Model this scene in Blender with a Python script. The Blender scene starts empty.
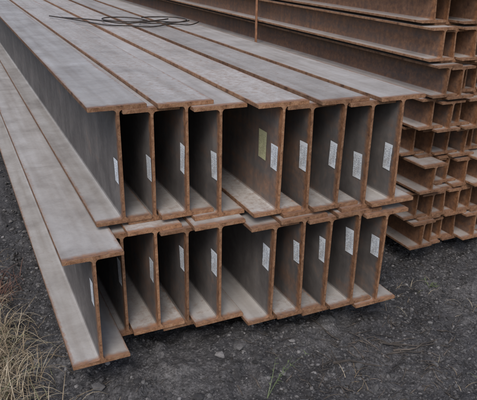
import bpy, bmesh, math, random
from mathutils import Vector, Matrix, noise
random.seed(7)
C=bpy.context.collection
# ------------------------------------------------------------------ node helpers
def new_mat(name):
    m=bpy.data.materials.new(name); m.use_nodes=True
    nt=m.node_tree; b=nt.nodes['Principled BSDF']
    return m,nt,b
def N(nt,t,**kw):
    n=nt.nodes.new(t)
    for k,v in kw.items(): setattr(n,k,v)
    return n
def noise_n(nt,vec,scale,detail=4,rough=.6,dist=0):
    n=N(nt,'ShaderNodeTexNoise'); n.inputs['Scale'].default_value=scale; n.inputs['Detail'].default_value=detail
    n.inputs['Roughness'].default_value=rough; n.inputs['Distortion'].default_value=dist
    nt.links.new(vec,n.inputs['Vector']); return n.outputs['Fac']
def ramp(nt,fac,stops):
    r=N(nt,'ShaderNodeValToRGB'); e=r.color_ramp.elements
    while len(e)<len(stops): e.new(.5)
    for i,(p,c) in enumerate(stops):
        e[i].position=p; e[i].color=c if len(c)==4 else (*c,1)
    nt.links.new(fac,r.inputs[0]); return r.outputs['Color']
def mix(nt,fac,a,b,mode='MIX'):
    m=N(nt,'ShaderNodeMix',data_type='RGBA',blend_type=mode)
    for s,v in ((m.inputs[0],fac),(m.inputs[6],a),(m.inputs[7],b)):
        if hasattr(v,'default_value') : nt.links.new(v,s)
        elif isinstance(v,(int,float)): s.default_value=v
        else: s.default_value=(*v,1)
    return m.outputs[2]
def math_n(nt,op,a,b=0,clamp=False):
    m=N(nt,'ShaderNodeMath',operation=op); m.use_clamp=clamp
    for s,v in ((m.inputs[0],a),(m.inputs[1],b)):
        if hasattr(v,'default_value'): nt.links.new(v,s)
        else: s.default_value=v
    return m.outputs[0]
def mapping(nt,vec,scale,off=None):
    m=N(nt,'ShaderNodeMapping'); m.inputs['Scale'].default_value=scale
    nt.links.new(vec,m.inputs['Vector'])
    if off is not None: nt.links.new(off,m.inputs['Location'])
    return m.outputs[0]
g=lambda v:(v,v,v)

# ------------------------------------------------------------------ steel material
def steel(name,rusty):
    m,nt,b=new_mat(name)
    tc=N(nt,'ShaderNodeTexCoord').outputs['Object']
    oi=N(nt,'ShaderNodeObjectInfo'); rnd=oi.outputs['Random']
    off=N(nt,'ShaderNodeVectorMath',operation='SCALE'); cmb=N(nt,'ShaderNodeCombineXYZ')
    for i in range(3): nt.links.new(rnd,cmb.inputs[i])
    nt.links.new(cmb.outputs[0],off.inputs[0]); off.inputs['Scale'].default_value=37
    v1=mapping(nt,tc,(1,1,1),off.outputs[0]); vs=mapping(nt,tc,(9,.4,9),off.outputs[0]); vv=mapping(nt,tc,(3,14,1.2),off.outputs[0])
    nb=noise_n(nt,v1,5,5,.68,.4); nf=noise_n(nt,v1,48,4,.72); ns=noise_n(nt,vs,3,2,.5); nvv=noise_n(nt,vv,2,3,.6)
    mill=ramp(nt,nb,[(.3,(.080,.076,.075)),(.5,(.126,.119,.116)),(.72,(.20,.188,.18))])
    rust=ramp(nt,nf,[(.3,(.110,.046,.020)),(.5,(.235,.105,.046)),(.7,(.35,.17,.082))])
    rr=math_n(nt,'MULTIPLY',math_n(nt,'SUBTRACT',math_n(nt,'FRACT',math_n(nt,'MULTIPLY',rnd,7.31)),.5),.16)
    s=math_n(nt,'ADD',math_n(nt,'MULTIPLY',nb,.5),math_n(nt,'MULTIPLY',ns,.25)); s=math_n(nt,'ADD',s,math_n(nt,'MULTIPLY',nvv,.15)); s=math_n(nt,'ADD',s,math_n(nt,'MULTIPLY',nf,.15)); s=math_n(nt,'ADD',s,rr)
    rm=ramp(nt,s,[(.54-rusty*.36,g(0.04+rusty*.4)),(.72-rusty*.34,g(.55+.4*rusty))])
    side=mix(nt,rm,mill,rust)
    side=mix(nt,.45,side,ramp(nt,nvv,[(.3,g(.62)),(.65,g(1.05))]),'MULTIPLY')
    geo=N(nt,'ShaderNodeNewGeometry'); sx=N(nt,'ShaderNodeSeparateXYZ'); nt.links.new(geo.outputs['Normal'],sx.inputs[0])
    up=math_n(nt,'MULTIPLY',math_n(nt,'SUBTRACT',sx.outputs[2],.4),2.2,True)
    dust=ramp(nt,nb,[(.28,(.295,.275,.258)),(.5,(.40,.38,.36)),(.72,(.485,.47,.455))])
    dust=mix(nt,.5,dust,ramp(nt,ns,[(.25,(.62,.56,.50)),(.60,(1.05,1.05,1.05))]),'MULTIPLY')
    dust=mix(nt,ramp(nt,math_n(nt,'ADD',math_n(nt,'ADD',math_n(nt,'MULTIPLY',nf,.7),math_n(nt,'MULTIPLY',nb,.3)),rr),[(.54,g(0)),(.72,g(.6))]),dust,(.21,.135,.09))
    dm=math_n(nt,'MULTIPLY',up,1.0-rusty*.35)
    col=mix(nt,dm,side,dust)
    so=N(nt,'ShaderNodeSeparateXYZ'); nt.links.new(tc,so.inputs[0])
    e=math_n(nt,'SUBTRACT',1,math_n(nt,'DIVIDE',math_n(nt,'SUBTRACT',so.outputs[1],math_n(nt,'MULTIPLY',nf,.022)),.020),True)
    ax=math_n(nt,'ABSOLUTE',so.outputs[0])
    wlip=.091 if rusty<.4 else .06
    l=math_n(nt,'DIVIDE',math_n(nt,'SUBTRACT',math_n(nt,'ADD',ax,math_n(nt,'MULTIPLY',math_n(nt,'SUBTRACT',math_n(nt,'ADD',math_n(nt,'MULTIPLY',nf,.4),math_n(nt,'MULTIPLY',ns,.6)),.5),.06)),wlip),.010,True)
    l=math_n(nt,'MULTIPLY',l,.65)
    em=math_n(nt,'MAXIMUM',math_n(nt,'MULTIPLY',e,.85),l)
    col=mix(nt,em,col,rust)
    col=mix(nt,1,col,mix(nt,rnd,(.80,.80,.80),(1.12,1.11,1.10)),'MULTIPLY')
    nt.links.new(col,b.inputs['Base Color'])
    nt.links.new(ramp(nt,nf,[(.3,g(.52)),(.7,g(.82))]),b.inputs['Roughness'])
    b.inputs['Specular IOR Level'].default_value=.4
    bu=N(nt,'ShaderNodeBump'); bu.inputs['Strength'].default_value=.45; bu.inputs['Distance'].default_value=.002
    nt.links.new(nf,bu.inputs['Height']); nt.links.new(bu.outputs[0],b.inputs['Normal'])
    return m
def cut(name,k=1):
    m,nt,b=new_mat(name)
    tc=N(nt,'ShaderNodeTexCoord').outputs['Object']; oi=N(nt,'ShaderNodeObjectInfo')
    n=noise_n(nt,tc,34,4,.75,.5); n2=noise_n(nt,tc,320,2,.7)
    c=ramp(nt,n,[(.3,(.14*k,.068*k,.036*k)),(.48,(.35*k,.178*k,.092*k)),(.68,(.48*k,.29*k,.175*k))])
    c=mix(nt,.5,c,ramp(nt,n2,[(.35,g(.45)),(.62,g(1.25))]),'MULTIPLY')
    c=mix(nt,1,c,mix(nt,oi.outputs['Random'],(.66,.64,.62),(1.1,1.08,1.05)),'MULTIPLY')
    nt.links.new(c,b.inputs['Base Color']); b.inputs['Roughness'].default_value=.9
    bu=N(nt,'ShaderNodeBump'); bu.inputs['Strength'].default_value=.5; bu.inputs['Distance'].default_value=.002
    nt.links.new(n2,bu.inputs['Height']); nt.links.new(bu.outputs[0],b.inputs['Normal'])
    return m
M_STEEL=steel("weathered_mill_scale",0.0); M_RUSTY=steel("rusty_steel",.5); M_CUT=cut("sawn_rusty_end",.82); M_LIP=cut("rolled_lip_rust",.60); M_CUT2=cut("old_end_rust",.68)

# ------------------------------------------------------------------ beams
def beam_mesh(name,h,w,tf,tw,L,r,mats,segs=24,wav=.0006,nfil=4):
    def fil(cx,cy,a0,a1,rr,n=nfil): return [(cx+rr*math.cos(math.radians(a0+(a1-a0)*i/n)),cy+rr*math.sin(math.radians(a0+(a1-a0)*i/n))) for i in range(n+1)]
    c=.0013
    p=[]; tag=[]
    def add(pts,t):
        for q in pts: p.append(q); tag.append(t)
    add([(-w/2+c,0)],0); add([(w/2-c,0)],1); add([(w/2,c)],1); add([(w/2,tf-c)],1); add([(w/2-c,tf)],0)
    add(fil(tw/2+r,tf+r,270,180,r),0); add(fil(tw/2+r,h-tf-r,180,90,r),0)
    add([(w/2-c,h-tf)],1); add([(w/2,h-tf+c)],1); add([(w/2,h-c)],1); add([(w/2-c,h)],0)
    add([(-w/2+c,h)],1); add([(-w/2,h-c)],1); add([(-w/2,h-tf+c)],1); add([(-w/2+c,h-tf)],0)
    add(fil(-tw/2-r,h-tf-r,90,0,r),0); add(fil(-tw/2-r,tf+r,0,-90,r),0)
    add([(-w/2+c,tf)],1); add([(-w/2,tf-c)],1); add([(-w/2,c)],1)
    n=len(p); ys=[0]+[L*(i/segs)**1.6 for i in range(1,segs+1)]
    v=[];f=[];mi=[]
    ph=random.random()*50
    sk=random.uniform(-.012,.012)  # saw cut slightly out of square
    for k,y in enumerate(ys):
        for a,bq in p:
            dx=wav*noise.noise(Vector((y*1.1+ph,bq*4,0)))
            je=(.0016*noise.noise(Vector((a*40+ph,bq*40,3)))+sk*(bq/h-.5)) if k==0 else 0
            v.append((a+dx,y+je,bq))
    for k in range(len(ys)-1):
        for i in range(n):
            j=(i+1)%n; f.append((k*n+i,k*n+j,(k+1)*n+j,(k+1)*n+i)); mi.append(2 if tag[i]==1 else 0)
    f.append(tuple(range(n))); mi.append(1); b0=(len(ys)-1)*n; f.append(tuple(b0+i for i in range(n-1,-1,-1))); mi.append(1)
    m=bpy.data.meshes.new(name); m.from_pydata(v,[],f)
    for mt in mats: m.materials.append(mt)
    m.polygons.foreach_set('material_index',mi); m.update()
    bm=bmesh.new(); bm.from_mesh(m); bmesh.ops.recalc_face_normals(bm,faces=bm.faces); bm.to_mesh(m); bm.free()
    return m
def add_obj(name,m,loc=(0,0,0),parent=None):
    o=bpy.data.objects.new(name,m); C.objects.link(o); o.location=loc
    if parent: o.parent=parent
    return o
H,W,TF,TW=.422,.2,.0138,.0098
OFF=TF+.0008
ZB=.10
ZU=ZB+H+OFF+.0008
T=ZU+OFF+H

def label_mat(name,base,ink):
    m,nt,b=new_mat(name)
    tc=N(nt,'ShaderNodeTexCoord').outputs['Object']; oi=N(nt,'ShaderNodeObjectInfo')
    sx=N(nt,'ShaderNodeSeparateXYZ'); nt.links.new(tc,sx.inputs[0]); Y=sx.outputs[1]; Z=sx.outputs[2]
    row=math_n(nt,'GREATER_THAN',math_n(nt,'FRACT',math_n(nt,'MULTIPLY',Y,110)),.55)
    cv=N(nt,'ShaderNodeCombineXYZ'); nt.links.new(math_n(nt,'MULTIPLY',math_n(nt,'FLOOR',math_n(nt,'MULTIPLY',Y,110)),7.3),cv.inputs[0]); nt.links.new(math_n(nt,'MULTIPLY',Z,260),cv.inputs[1]); nt.links.new(math_n(nt,'MULTIPLY',oi.outputs['Random'],99),cv.inputs[2])
    wn=noise_n(nt,cv.outputs[0],1,1,.5); t=math_n(nt,'MULTIPLY',row,math_n(nt,'GREATER_THAN',wn,.5))
    # bar code block and a dark header band
    cb=N(nt,'ShaderNodeCombineXYZ'); nt.links.new(math_n(nt,'MULTIPLY',Z,620),cb.inputs[0])
    bars=math_n(nt,'GREATER_THAN',noise_n(nt,cb.outputs[0],1,0,.5),.5)
    inb=math_n(nt,'MULTIPLY',math_n(nt,'LESS_THAN',math_n(nt,'ABSOLUTE',math_n(nt,'SUBTRACT',Y,-.008)),.006),math_n(nt,'LESS_THAN',math_n(nt,'ABSOLUTE',Z),.033))
    t=math_n(nt,'ADD',math_n(nt,'MULTIPLY',inb,bars),math_n(nt,'MULTIPLY',math_n(nt,'SUBTRACT',1,inb),t))
    mar=math_n(nt,'LESS_THAN',math_n(nt,'ABSOLUTE',Z),.040); t=math_n(nt,'MULTIPLY',t,mar)
    dirt=noise_n(nt,tc,28,4,.65)
    c=mix(nt,math_n(nt,'MULTIPLY',t,.7),base,ink)
    c=mix(nt,ramp(nt,dirt,[(.48,g(0)),(.75,g(.5))]),c,(.30,.25,.20))
    nt.links.new(c,b.inputs['Base Color']); b.inputs['Roughness'].default_value=.4
    return m
M_LAB=label_mat("paper_label",(.76,.81,.86),(.13,.15,.20)); M_LABY=label_mat("yellow_label",(.52,.52,.32),(.2,.2,.12))
def label(parent,y,zc,w=.056,h=.105,mat=None,tilt=0):
    nx,nz=5,6; v=[];f=[]
    cu=random.uniform(.0005,.004)
    for j in range(nz+1):
        for i in range(nx+1):
            a=(i/nx-.5); b_=(j/nz-.5)
            lift=.0012+cu*max(0,(a+b_)*1.0)**2
            v.append((-lift,a*w,b_*h))
    for j in range(nz):
        for i in range(nx):
            k=j*(nx+1)+i; f.append((k,k+nx+1,k+nx+2,k+1))
    m=bpy.data.meshes.new("label"); m.from_pydata(v,[],f); m.materials.append(mat or M_LAB)
    o=add_obj("label",m,(-TW/2-.0006,y,zc),parent); o.rotation_euler=(tilt,0,0)

s,gp,x0=.115,.197,-.02
XU=[0,s,2*s,3*s,3*s+gp,4*s+gp,5*s+gp,6*s+gp,7*s+gp]
YU=[0.0,.000,-.032,-.060,-.150,-.158,-.188,-.201,-.228]
YL=[-.180,-.027,-.061,-.066,-.108,-.164,-.185,-.190,-.213,-.231]
XL=[x0-s*1.15]+[x0+a for a in XU]
LU=[.43,.46,.5,.45,.5,.52,.48,.38,.42]; LL=[.63,.6,.55,.66,.57,.62,.62,.63,.65,.6]
LY=[.05,.04,.036,.04,.045,.04,.045,.05,.05]
for i,x in enumerate(XU):
    m=beam_mesh("steel_beam",H,W,TF,TW,12+random.uniform(-.05,.05),.013,[M_STEEL,M_CUT,M_LIP])
    o=add_obj("steel_beam",m,(x,YU[i],ZU+(OFF if i%2==0 else 0)))
    label(o,LY[i]+random.uniform(-.006,.006),LU[i]*H,tilt=random.uniform(-.09,.09),w=random.uniform(.042,.056),h=random.uniform(.085,.112))
    if i==4: label(o,.135,.55*H,w=.06,h=.11,mat=M_LABY,tilt=.03)
for i,x in enumerate(XL):
    m=beam_mesh("steel_beam",H,W,TF,TW,12+random.uniform(-.05,.05),.013,[M_STEEL,M_CUT,M_LIP])
    o=add_obj("steel_beam",m,(x,YL[i],ZB+(OFF if i%2==0 else 0)))
    label(o,.045+random.uniform(-.008,.008),LL[i]*H,tilt=random.uniform(-.09,.09),w=random.uniform(.040,.054),h=random.uniform(.082,.105))

# second stack of smaller beams
st=bpy.data.objects.new("steel_beam_stack",None); C.objects.link(st); st.location=(1.5,.12,0)
h2,w2,t2,tw2=.142,.14,.0105,.0085; o2=t2+.0008
vars2=[beam_mesh("small_beam",h2,w2,t2,tw2,11.5+i*.08,.01,[M_RUSTY,M_CUT2,M_CUT2],segs=10,nfil=3) for i in range(6)]
z=.08
for r in range(12):
    x=random.uniform(-.03,.03); yb=random.uniform(-.06,.06)
    for k in range(13):
        if k in(5,9): x+=random.choice([.0,.064,.064])
        hi=(k%2==0)
        o=add_obj("beam",random.choice(vars2),(x,yb+random.uniform(-.05,.06),z+(o2 if hi else 0)),st)
        x+=.082
    z+=h2+o2+.0012

# ------------------------------------------------------------------ timber dunnage
def wood_mat(name,c1,c2):
    m,nt,b=new_mat(name); tc=N(nt,'ShaderNodeTexCoord').outputs['Object']
    ge=N(nt,'ShaderNodeNewGeometry')
    n=noise_n(nt,mapping(nt,tc,(3,40,40)),2,3,.6)
    c=ramp(nt,n,[(.3,c1),(.7,c2)])
    c=mix(nt,1,c,mix(nt,ge.outputs['Random Per Island'],(.45,.45,.45),(1.2,1.15,1.1)),'MULTIPLY')
    nt.links.new(c,b.inputs['Base Color']); b.inputs['Roughness'].default_value=.9
    return m
M_WOOD=wood_mat("old_timber",(.05,.038,.028),(.13,.10,.075)); M_STICK=wood_mat("stick_wood",(.040,.035,.031),(.15,.128,.11))
def timber(x1,x2,y,zt):
    bm=bmesh.new(); bmesh.ops.create_cube(bm,size=1)
    bmesh.ops.scale(bm,vec=(x2-x1,.12,zt+.03),verts=bm.verts); bmesh.ops.bevel(bm,geom=bm.edges[:],offset=.006,segments=2,affect='EDGES')
    m=bpy.data.meshes.new("timber_bearer"); bm.to_mesh(m); bm.free(); m.materials.append(M_WOOD)
    add_obj("timber_bearer",m,((x1+x2)/2,y,(zt-.03)/2-.0005))
for y in (.9,4.2,7.8,11.0): timber(-.20,1.05,y,ZB-.002)
for y in (.75,4.0,7.5,10.8): timber(1.46,2.65,y,.078)

# ------------------------------------------------------------------ ground
def gh(x,y):
    v=Vector((x,y,0)); d=.024*noise.noise(v*1.1)+.022*noise.noise(v*3.3+Vector((5,1,0)))+.018*noise.noise(v*8)+.010*noise.noise(v*21)
    k=noise.noise(v*13+Vector((0,0,4))); d+=.030*max(0,k-.05)**1.2
    k=noise.noise(v*34+Vector((3,0,4))); d+=.012*max(0,k)
    return d-.014
def axis(a,b,step,far):
    r=[a+i*step for i in range(int((b-a)/step)+1)]; d=step; lo=a; hi=r[-1]; L=[];R=[]
    while hi<far: d*=1.25; hi+=d; lo-=d; R.append(hi); L.append(lo)
    return L[::-1]+r+R
ax_=axis(-1.2,2.6,.009,400); ay_=axis(-.95,1.0,.009,400)
v=[(x,y,gh(x,y)) for y in ay_ for x in ax_]; nx=len(ax_)
f=[(j*nx+i,j*nx+i+1,(j+1)*nx+i+1,(j+1)*nx+i) for j in range(len(ay_)-1) for i in range(nx-1)]
m=bpy.data.meshes.new("ground"); m.from_pydata(v,[],f); m.polygons.foreach_set('use_smooth',[True]*len(f))
mt,nt,b=new_mat("dark_gritty_soil"); tc=N(nt,'ShaderNodeTexCoord').outputs['Object']
n1=noise_n(nt,tc,1.8,4,.65,.3); n2=noise_n(nt,tc,14,5,.72); n3=noise_n(nt,tc,110,3,.75)
vo2=N(nt,'ShaderNodeTexVoronoi'); vo2.inputs['Scale'].default_value=170; nt.links.new(tc,vo2.inputs['Vector'])
c=ramp(nt,n1,[(.3,(.033,.032,.033)),(.5,(.058,.056,.057)),(.70,(.105,.101,.100))])
c=mix(nt,.85,c,ramp(nt,n2,[(.3,g(.4)),(.68,g(1.55))]),'MULTIPLY')
c=mix(nt,.8,c,ramp(nt,n3,[(.33,g(.4)),(.66,g(1.7))]),'MULTIPLY')
sp=N(nt,'ShaderNodeSeparateXYZ'); nt.links.new(vo2.outputs['Color'],sp.inputs[0])
c=mix(nt,math_n(nt,'MULTIPLY',math_n(nt,'GREATER_THAN',sp.outputs[0],.90),.6),c,(.18,.172,.168))
nt.links.new(c,b.inputs['Base Color']); b.inputs['Roughness'].default_value=.93; b.inputs['Specular IOR Level'].default_value=.25
bu=N(nt,'ShaderNodeBump'); bu.inputs['Strength'].default_value=1; bu.inputs['Distance'].default_value=.008
nt.links.new(math_n(nt,'ADD',n2,n3),bu.inputs['Height']); nt.links.new(bu.outputs[0],b.inputs['Normal'])
m.materials.append(mt); add_obj("ground",m)

# ------------------------------------------------------------------ gravel (one mesh)
bm=bmesh.new(); bmesh.ops.create_icosphere(bm,subdivisions=1,radius=1); iv=[q.co.copy() for q in bm.verts]; if_=[tuple(q.index for q in f_.verts) for f_ in bm.faces]; bm.free()
V=[];Fc=[]
def stone(x,y,r):
    rot=Matrix.Rotation(random.uniform(0,6.28),3,'Z')@Matrix.Rotation(random.uniform(-.5,.5),3,'X')
    sc=(r*random.uniform(.7,1.3),r*random.uniform(.6,1.1),r*random.uniform(.45,.8)); b0=len(V); zz=gh(x,y)+sc[2]*random.uniform(-.1,.45)
    for q in iv:
        k=random.uniform(.72,1.18); w_=rot@Vector((q.x*sc[0]*k,q.y*sc[1]*k,q.z*sc[2]*k)); V.append((w_.x+x,w_.y+y,w_.z+zz))
    Fc.extend(tuple(a+b0 for a in t) for t in if_)
for _ in range(38000):
    x=random.uniform(-1.1,2.6); y=random.uniform(-1.0,1.1)
    if noise.noise(Vector((x*2.2,y*2.2,9)))+random.uniform(-.5,.4)<-.12: continue
    stone(x,y,.0022+.008*random.random()**2.2)
for _ in range(1000):
    stone(random.uniform(-1.2,2.6),random.uniform(-1.0,1.0),random.uniform(.007,.016))
for _ in range(70):
    stone(random.uniform(-1.0,2.4),random.uniform(-1.0,.4),random.uniform(.013,.026))
for _ in range(7000):
    stone(random.uniform(-1.9,-.2),random.uniform(.5,6),.004+.012*random.random()**2)
for (x,y,r) in [(.30,-.50,.024),(.36,-.47,.018),(.46,-.52,.02),(.18,-.35,.016),(.5,-.36,.018)]: stone(x,y,r)
m=bpy.data.meshes.new("gravel"); m.from_pydata(V,[],Fc)
mt,nt,b=new_mat("gravel_stone"); ge=N(nt,'ShaderNodeNewGeometry'); tc=N(nt,'ShaderNodeTexCoord').outputs['Object']
c=ramp(nt,ge.outputs['Random Per Island'],[(0,(.030,.029,.030)),(.55,(.070,.068,.068)),(.9,(.125,.12,.118)),(1,(.22,.21,.205))])
c=mix(nt,.7,c,ramp(nt,noise_n(nt,tc,120,3,.7),[(.3,g(.55)),(.7,g(1.3))]),'MULTIPLY')
nt.links.new(c,b.inputs['Base Color']); b.inputs['Roughness'].default_value=.9; m.materials.append(mt); add_obj("gravel",m)

# ------------------------------------------------------------------ wood debris
V=[];Fc=[]
def stick(x,y,L,r,ang,lift=0):
    n=6; sd=5; b0=len(V); px,py=x,y; bend=random.uniform(-.5,.5); zp=None
    for i in range(n+1):
        t=i/n; a=ang+bend*t+.4*noise.noise(Vector((x*30,y*30,t*3)))
        px+=math.cos(a)*L/n; py+=math.sin(a)*L/n; rr=r*(1-.55*t)*random.uniform(.75,1.25)
        zc=gh(px,py)+r*.7+.002+lift*t
        if zp is not None: zc=max(zc,zp*.65+zc*.35)
        zp=zc
        for k in range(sd):
            q=6.283*k/sd; V.append((px-math.sin(a)*rr*math.cos(q),py+math.cos(a)*rr*math.cos(q),zc+rr*.7*math.sin(q)))
    for i in range(n):
        for k in range(sd):
            Fc.append((b0+i*sd+k,b0+i*sd+(k+1)%sd,b0+(i+1)*sd+(k+1)%sd,b0+(i+1)*sd+k))
    Fc.append(tuple(b0+k for k in range(sd-1,-1,-1))); Fc.append(tuple(b0+n*sd+k for k in range(sd)))
for _ in range(170):
    stick(random.gauss(.88,.28),random.gauss(-.42,.16),random.uniform(.02,.08),random.uniform(.001,.0035),random.uniform(0,6.28),random.uniform(0,.006))
for _ in range(7):
    stick(random.gauss(.88,.16),random.gauss(-.40,.10),random.uniform(.12,.24),random.uniform(.003,.0065),random.choice([-.5,1.9,-1.0,2.4])+random.uniform(-.3,.3),random.uniform(0,.01))
for _ in range(420):
    stick(random.uniform(-.9,2.2),random.uniform(-1,.8),random.uniform(.010,.045),random.uniform(.0006,.002),random.uniform(0,6.28))
m=bpy.data.meshes.new("wood_debris"); m.from_pydata(V,[],Fc); m.materials.append(M_STICK); add_obj("wood_debris",m)

# ------------------------------------------------------------------ grass
def leaf_mat(name,stops):
    m,nt,b=new_mat(name); ge=N(nt,'ShaderNodeNewGeometry')
    nt.links.new(ramp(nt,ge.outputs['Random Per Island'],stops),b.inputs['Base Color']); b.inputs['Roughness'].default_value=.7
    return m
M_STRAW=leaf_mat("straw",[(0,(.14,.10,.06)),(.5,(.30,.235,.15)),(.85,(.46,.39,.28)),(1,(.13,.16,.06))])
M_RED=leaf_mat("red_brush",[(0,(.10,.045,.03)),(1,(.22,.11,.07))])
M_GREEN=leaf_mat("weed_green",[(0,(.07,.10,.04)),(1,(.15,.18,.09))])
def blade(V,Fc,x,y,L,w,ang,bend,z0=None,el=1.2):
    n=6; b0=len(V); p=Vector((x,y,gh(x,y) if z0 is None else z0)); e=el
    sw=random.uniform(-.7,.7)
    for i in range(n+1):
        t=i/n; ww=w*(1-t)**.6+.0002; a=ang+sw*t
        V.append(tuple(p+Vector((-math.sin(a)*ww,math.cos(a)*ww,0)))); V.append(tuple(p-Vector((-math.sin(a)*ww,math.cos(a)*ww,0))))
        d=Vector((math.cos(a)*math.cos(e),math.sin(a)*math.cos(e),math.sin(e))); p=p+d*L/n; e-=bend/n
        gz=gh(p.x,p.y)+.004
        if p.z<gz: p.z=gz
    for i in range(n): k=b0+2*i; Fc.append((k,k+1,k+3,k+2))
V=[];Fc=[]
for cx,cy,n,rad in [(-.50,.0,230,.06),(-.48,.16,240,.055),(-.47,.34,220,.055),(-.57,.25,140,.08),(-.51,.52,130,.06),(-.56,-.12,170,.07),(-.40,.06,45,.05),(-.57,.9,60,.1),(-.44,-.12,60,.05),(-.36,-.16,20,.05)]:
    for _ in range(n):
        blade(V,Fc,random.gauss(cx,rad),random.gauss(cy,rad),random.uniform(.05,.21),random.uniform(.0007,.0019),random.uniform(0,6.28),random.uniform(.8,3.0),el=random.uniform(.2,1.4))
for cx,cy in [(.30,-.62),(.0,-.45),(.12,-.6),(.55,-.72),(.8,-.75),(1.2,-.1),(1.35,.0),(1.5,-.3),(-.2,-.3),(1.05,-.62),(.7,-.5)]:
    for _ in range(10): blade(V,Fc,random.gauss(cx,.05),random.gauss(cy,.04),random.uniform(.03,.11),.0009,random.uniform(0,6.28),random.uniform(.8,2.4),el=random.uniform(.1,1.0))
m=bpy.data.meshes.new("dry_grass"); m.from_pydata(V,[],Fc); m.materials.append(M_STRAW); add_obj("dry_grass",m)
V=[];Fc=[]
for _ in range(160): blade(V,Fc,random.gauss(-.44,.05),random.gauss(.68,.07),random.uniform(.04,.12),.0012,random.uniform(0,6.28),random.uniform(.4,2),el=random.uniform(.3,1.4))
m=bpy.data.meshes.new("dead_shrub"); m.from_pydata(V,[],Fc); m.materials.append(M_RED); add_obj("dead_shrub",m)
def weed(x,y,L,n,ang,sp_=.5):
    V=[];Fc=[]
    for k in range(n):
        a=ang+random.uniform(-sp_,sp_)
        blade(V,Fc,x,y,L*random.uniform(.7,1.1),.0013,a,.6,el=random.uniform(.6,1.2))
        base=len(V)-14; pts=[Vector(V[base+2*i]) for i in range(7)]
        for i in range(2,7):
            for sgn in(-1,1):
                if random.random()<.6: blade(V,Fc,pts[i].x,pts[i].y,random.uniform(.008,.022),.0018,a+sgn*random.uniform(.6,1.3),.8,z0=pts[i].z,el=random.uniform(.1,.7))
    m=bpy.data.meshes.new("weed"); m.from_pydata(V,[],Fc); m.materials.append(M_GREEN); add_obj("weed",m)
weed(.37,-.43,.21,3,.6); weed(1.45,-.05,.045,4,1,2)

# ------------------------------------------------------------------ lashing wire + strap
mw,nt,b=new_mat("dark_wire"); b.inputs['Roughness'].default_value=.6
n_=noise_n(nt,N(nt,'ShaderNodeTexCoord').outputs['Object'],60); nt.links.new(ramp(nt,n_,[(.4,(.02,.018,.016)),(.7,(.07,.045,.03))]),b.inputs['Base Color'])
ms,nt,b=new_mat("rusty_strap"); n_=noise_n(nt,N(nt,'ShaderNodeTexCoord').outputs['Object'],30); nt.links.new(ramp(nt,n_,[(.35,(.22,.10,.05)),(.7,(.40,.20,.11))]),b.inputs['Base Color']); b.inputs['Roughness'].default_value=.85
def wire(name,strands,r,mat):
    cu=bpy.data.curves.new(name,'CURVE'); cu.dimensions='3D'; cu.bevel_depth=r; cu.bevel_resolution=2
    for pts in strands:
        sp=cu.splines.new('NURBS'); sp.points.add(len(pts)-1); sp.use_endpoint_u=True; sp.order_u=3
        for i,p in enumerate(pts): sp.points[i].co=(*p,1)
    cu.materials.append(mat); return add_obj(name,cu)
zt=T+.005
S=[[(.22,2.75,zt+.01),(.34,2.42,zt+.015),(.48,2.14,zt),(.60,2.0,zt+.012),(.74,1.96,zt),(.90,2.02,zt+.015),(1.02,1.96,zt),(1.09,2.02,zt+.02)],
   [(.30,2.72,zt),(.46,2.34,zt+.02),(.60,2.14,zt+.004),(.80,2.14,zt+.022),(.98,2.10,zt+.006),(1.08,2.18,zt+.01)],
   [(.62+.20*math.cos(t*.55)+.014*t,2.28+.24*math.sin(t*.55),zt+.004+.003*t) for t in range(0,11)],
   [(.88+.17*math.cos(t*.55+2),2.16+.15*math.sin(t*.55+2),zt+.008+.002*t) for t in range(0,13)]]
wire("lashing_wire",S,.0042,mw)
wire("binding_strap",[[(1.40,1.75,.02),(1.395,1.75,.6),(1.39,1.75,1.2),(1.395,1.75,1.8),(1.405,1.75,1.93)],[(1.402,1.78,.02),(1.40,1.775,.9),(1.392,1.76,1.2),(1.40,1.775,1.93)]],.006,ms)

# ------------------------------------------------------------------ camera
F=603.1; VX,VY=-69.4,-56.6; R=.0185
tp=(math.sin(R)*(VX-238)+math.cos(R)*(200-VY))/F; p=math.atan(tp)
ez=Vector((math.sin(R)*math.cos(p),math.cos(R)*math.cos(p),math.sin(p)))
ey=Vector((VX-238,200-VY,-F)).normalized(); ex=ey.cross(ez)
D=1.983
P=Vector(((117-238)/F*D,(200-106)/F*D,-D)); rel=Vector((P.dot(ex),P.dot(ey),P.dot(ez)))
cam_loc=Vector((0,0,T))-rel
cd=bpy.data.cameras.new("camera"); co=bpy.data.objects.new("camera",cd); C.objects.link(co)
co.matrix_world=Matrix.Translation(cam_loc)@Matrix((ex,ey,ez)).to_4x4()
cd.sensor_width=36; cd.lens=36*F/477; cd.clip_end=2000; cd.clip_start=.02
bpy.context.scene.camera=co
# ------------------------------------------------------------------ light
w=bpy.data.worlds.new("World"); bpy.context.scene.world=w; w.use_nodes=True; nt=w.node_tree
sky=nt.nodes.new('ShaderNodeTexSky'); sky.sky_type='NISHITA'; sky.sun_disc=False
el=math.radians(50); az=math.radians(216)   # azimuth clockwise from +Y
sky.sun_elevation=el; sky.sun_rotation=az; sky.dust_density=3; sky.air_density=1; sky.ozone_density=1.2
nt.links.new(sky.outputs[0],nt.nodes['Background'].inputs[0]); nt.nodes['Background'].inputs[1].default_value=.15
sd=Vector((math.sin(az)*math.cos(el),math.cos(az)*math.cos(el),math.sin(el)))
ld=bpy.data.lights.new("sun",'SUN'); ld.energy=1.5; ld.angle=math.radians(28); ld.color=(1,.98,.96)
lo=bpy.data.objects.new("sun",ld); C.objects.link(lo); lo.rotation_euler=sd.to_track_quat('Z','Y').to_euler(); lo.location=(0,0,10)
sc=bpy.context.scene; sc.view_settings.view_transform='Standard'; sc.view_settings.look='None'; sc.view_settings.exposure=0
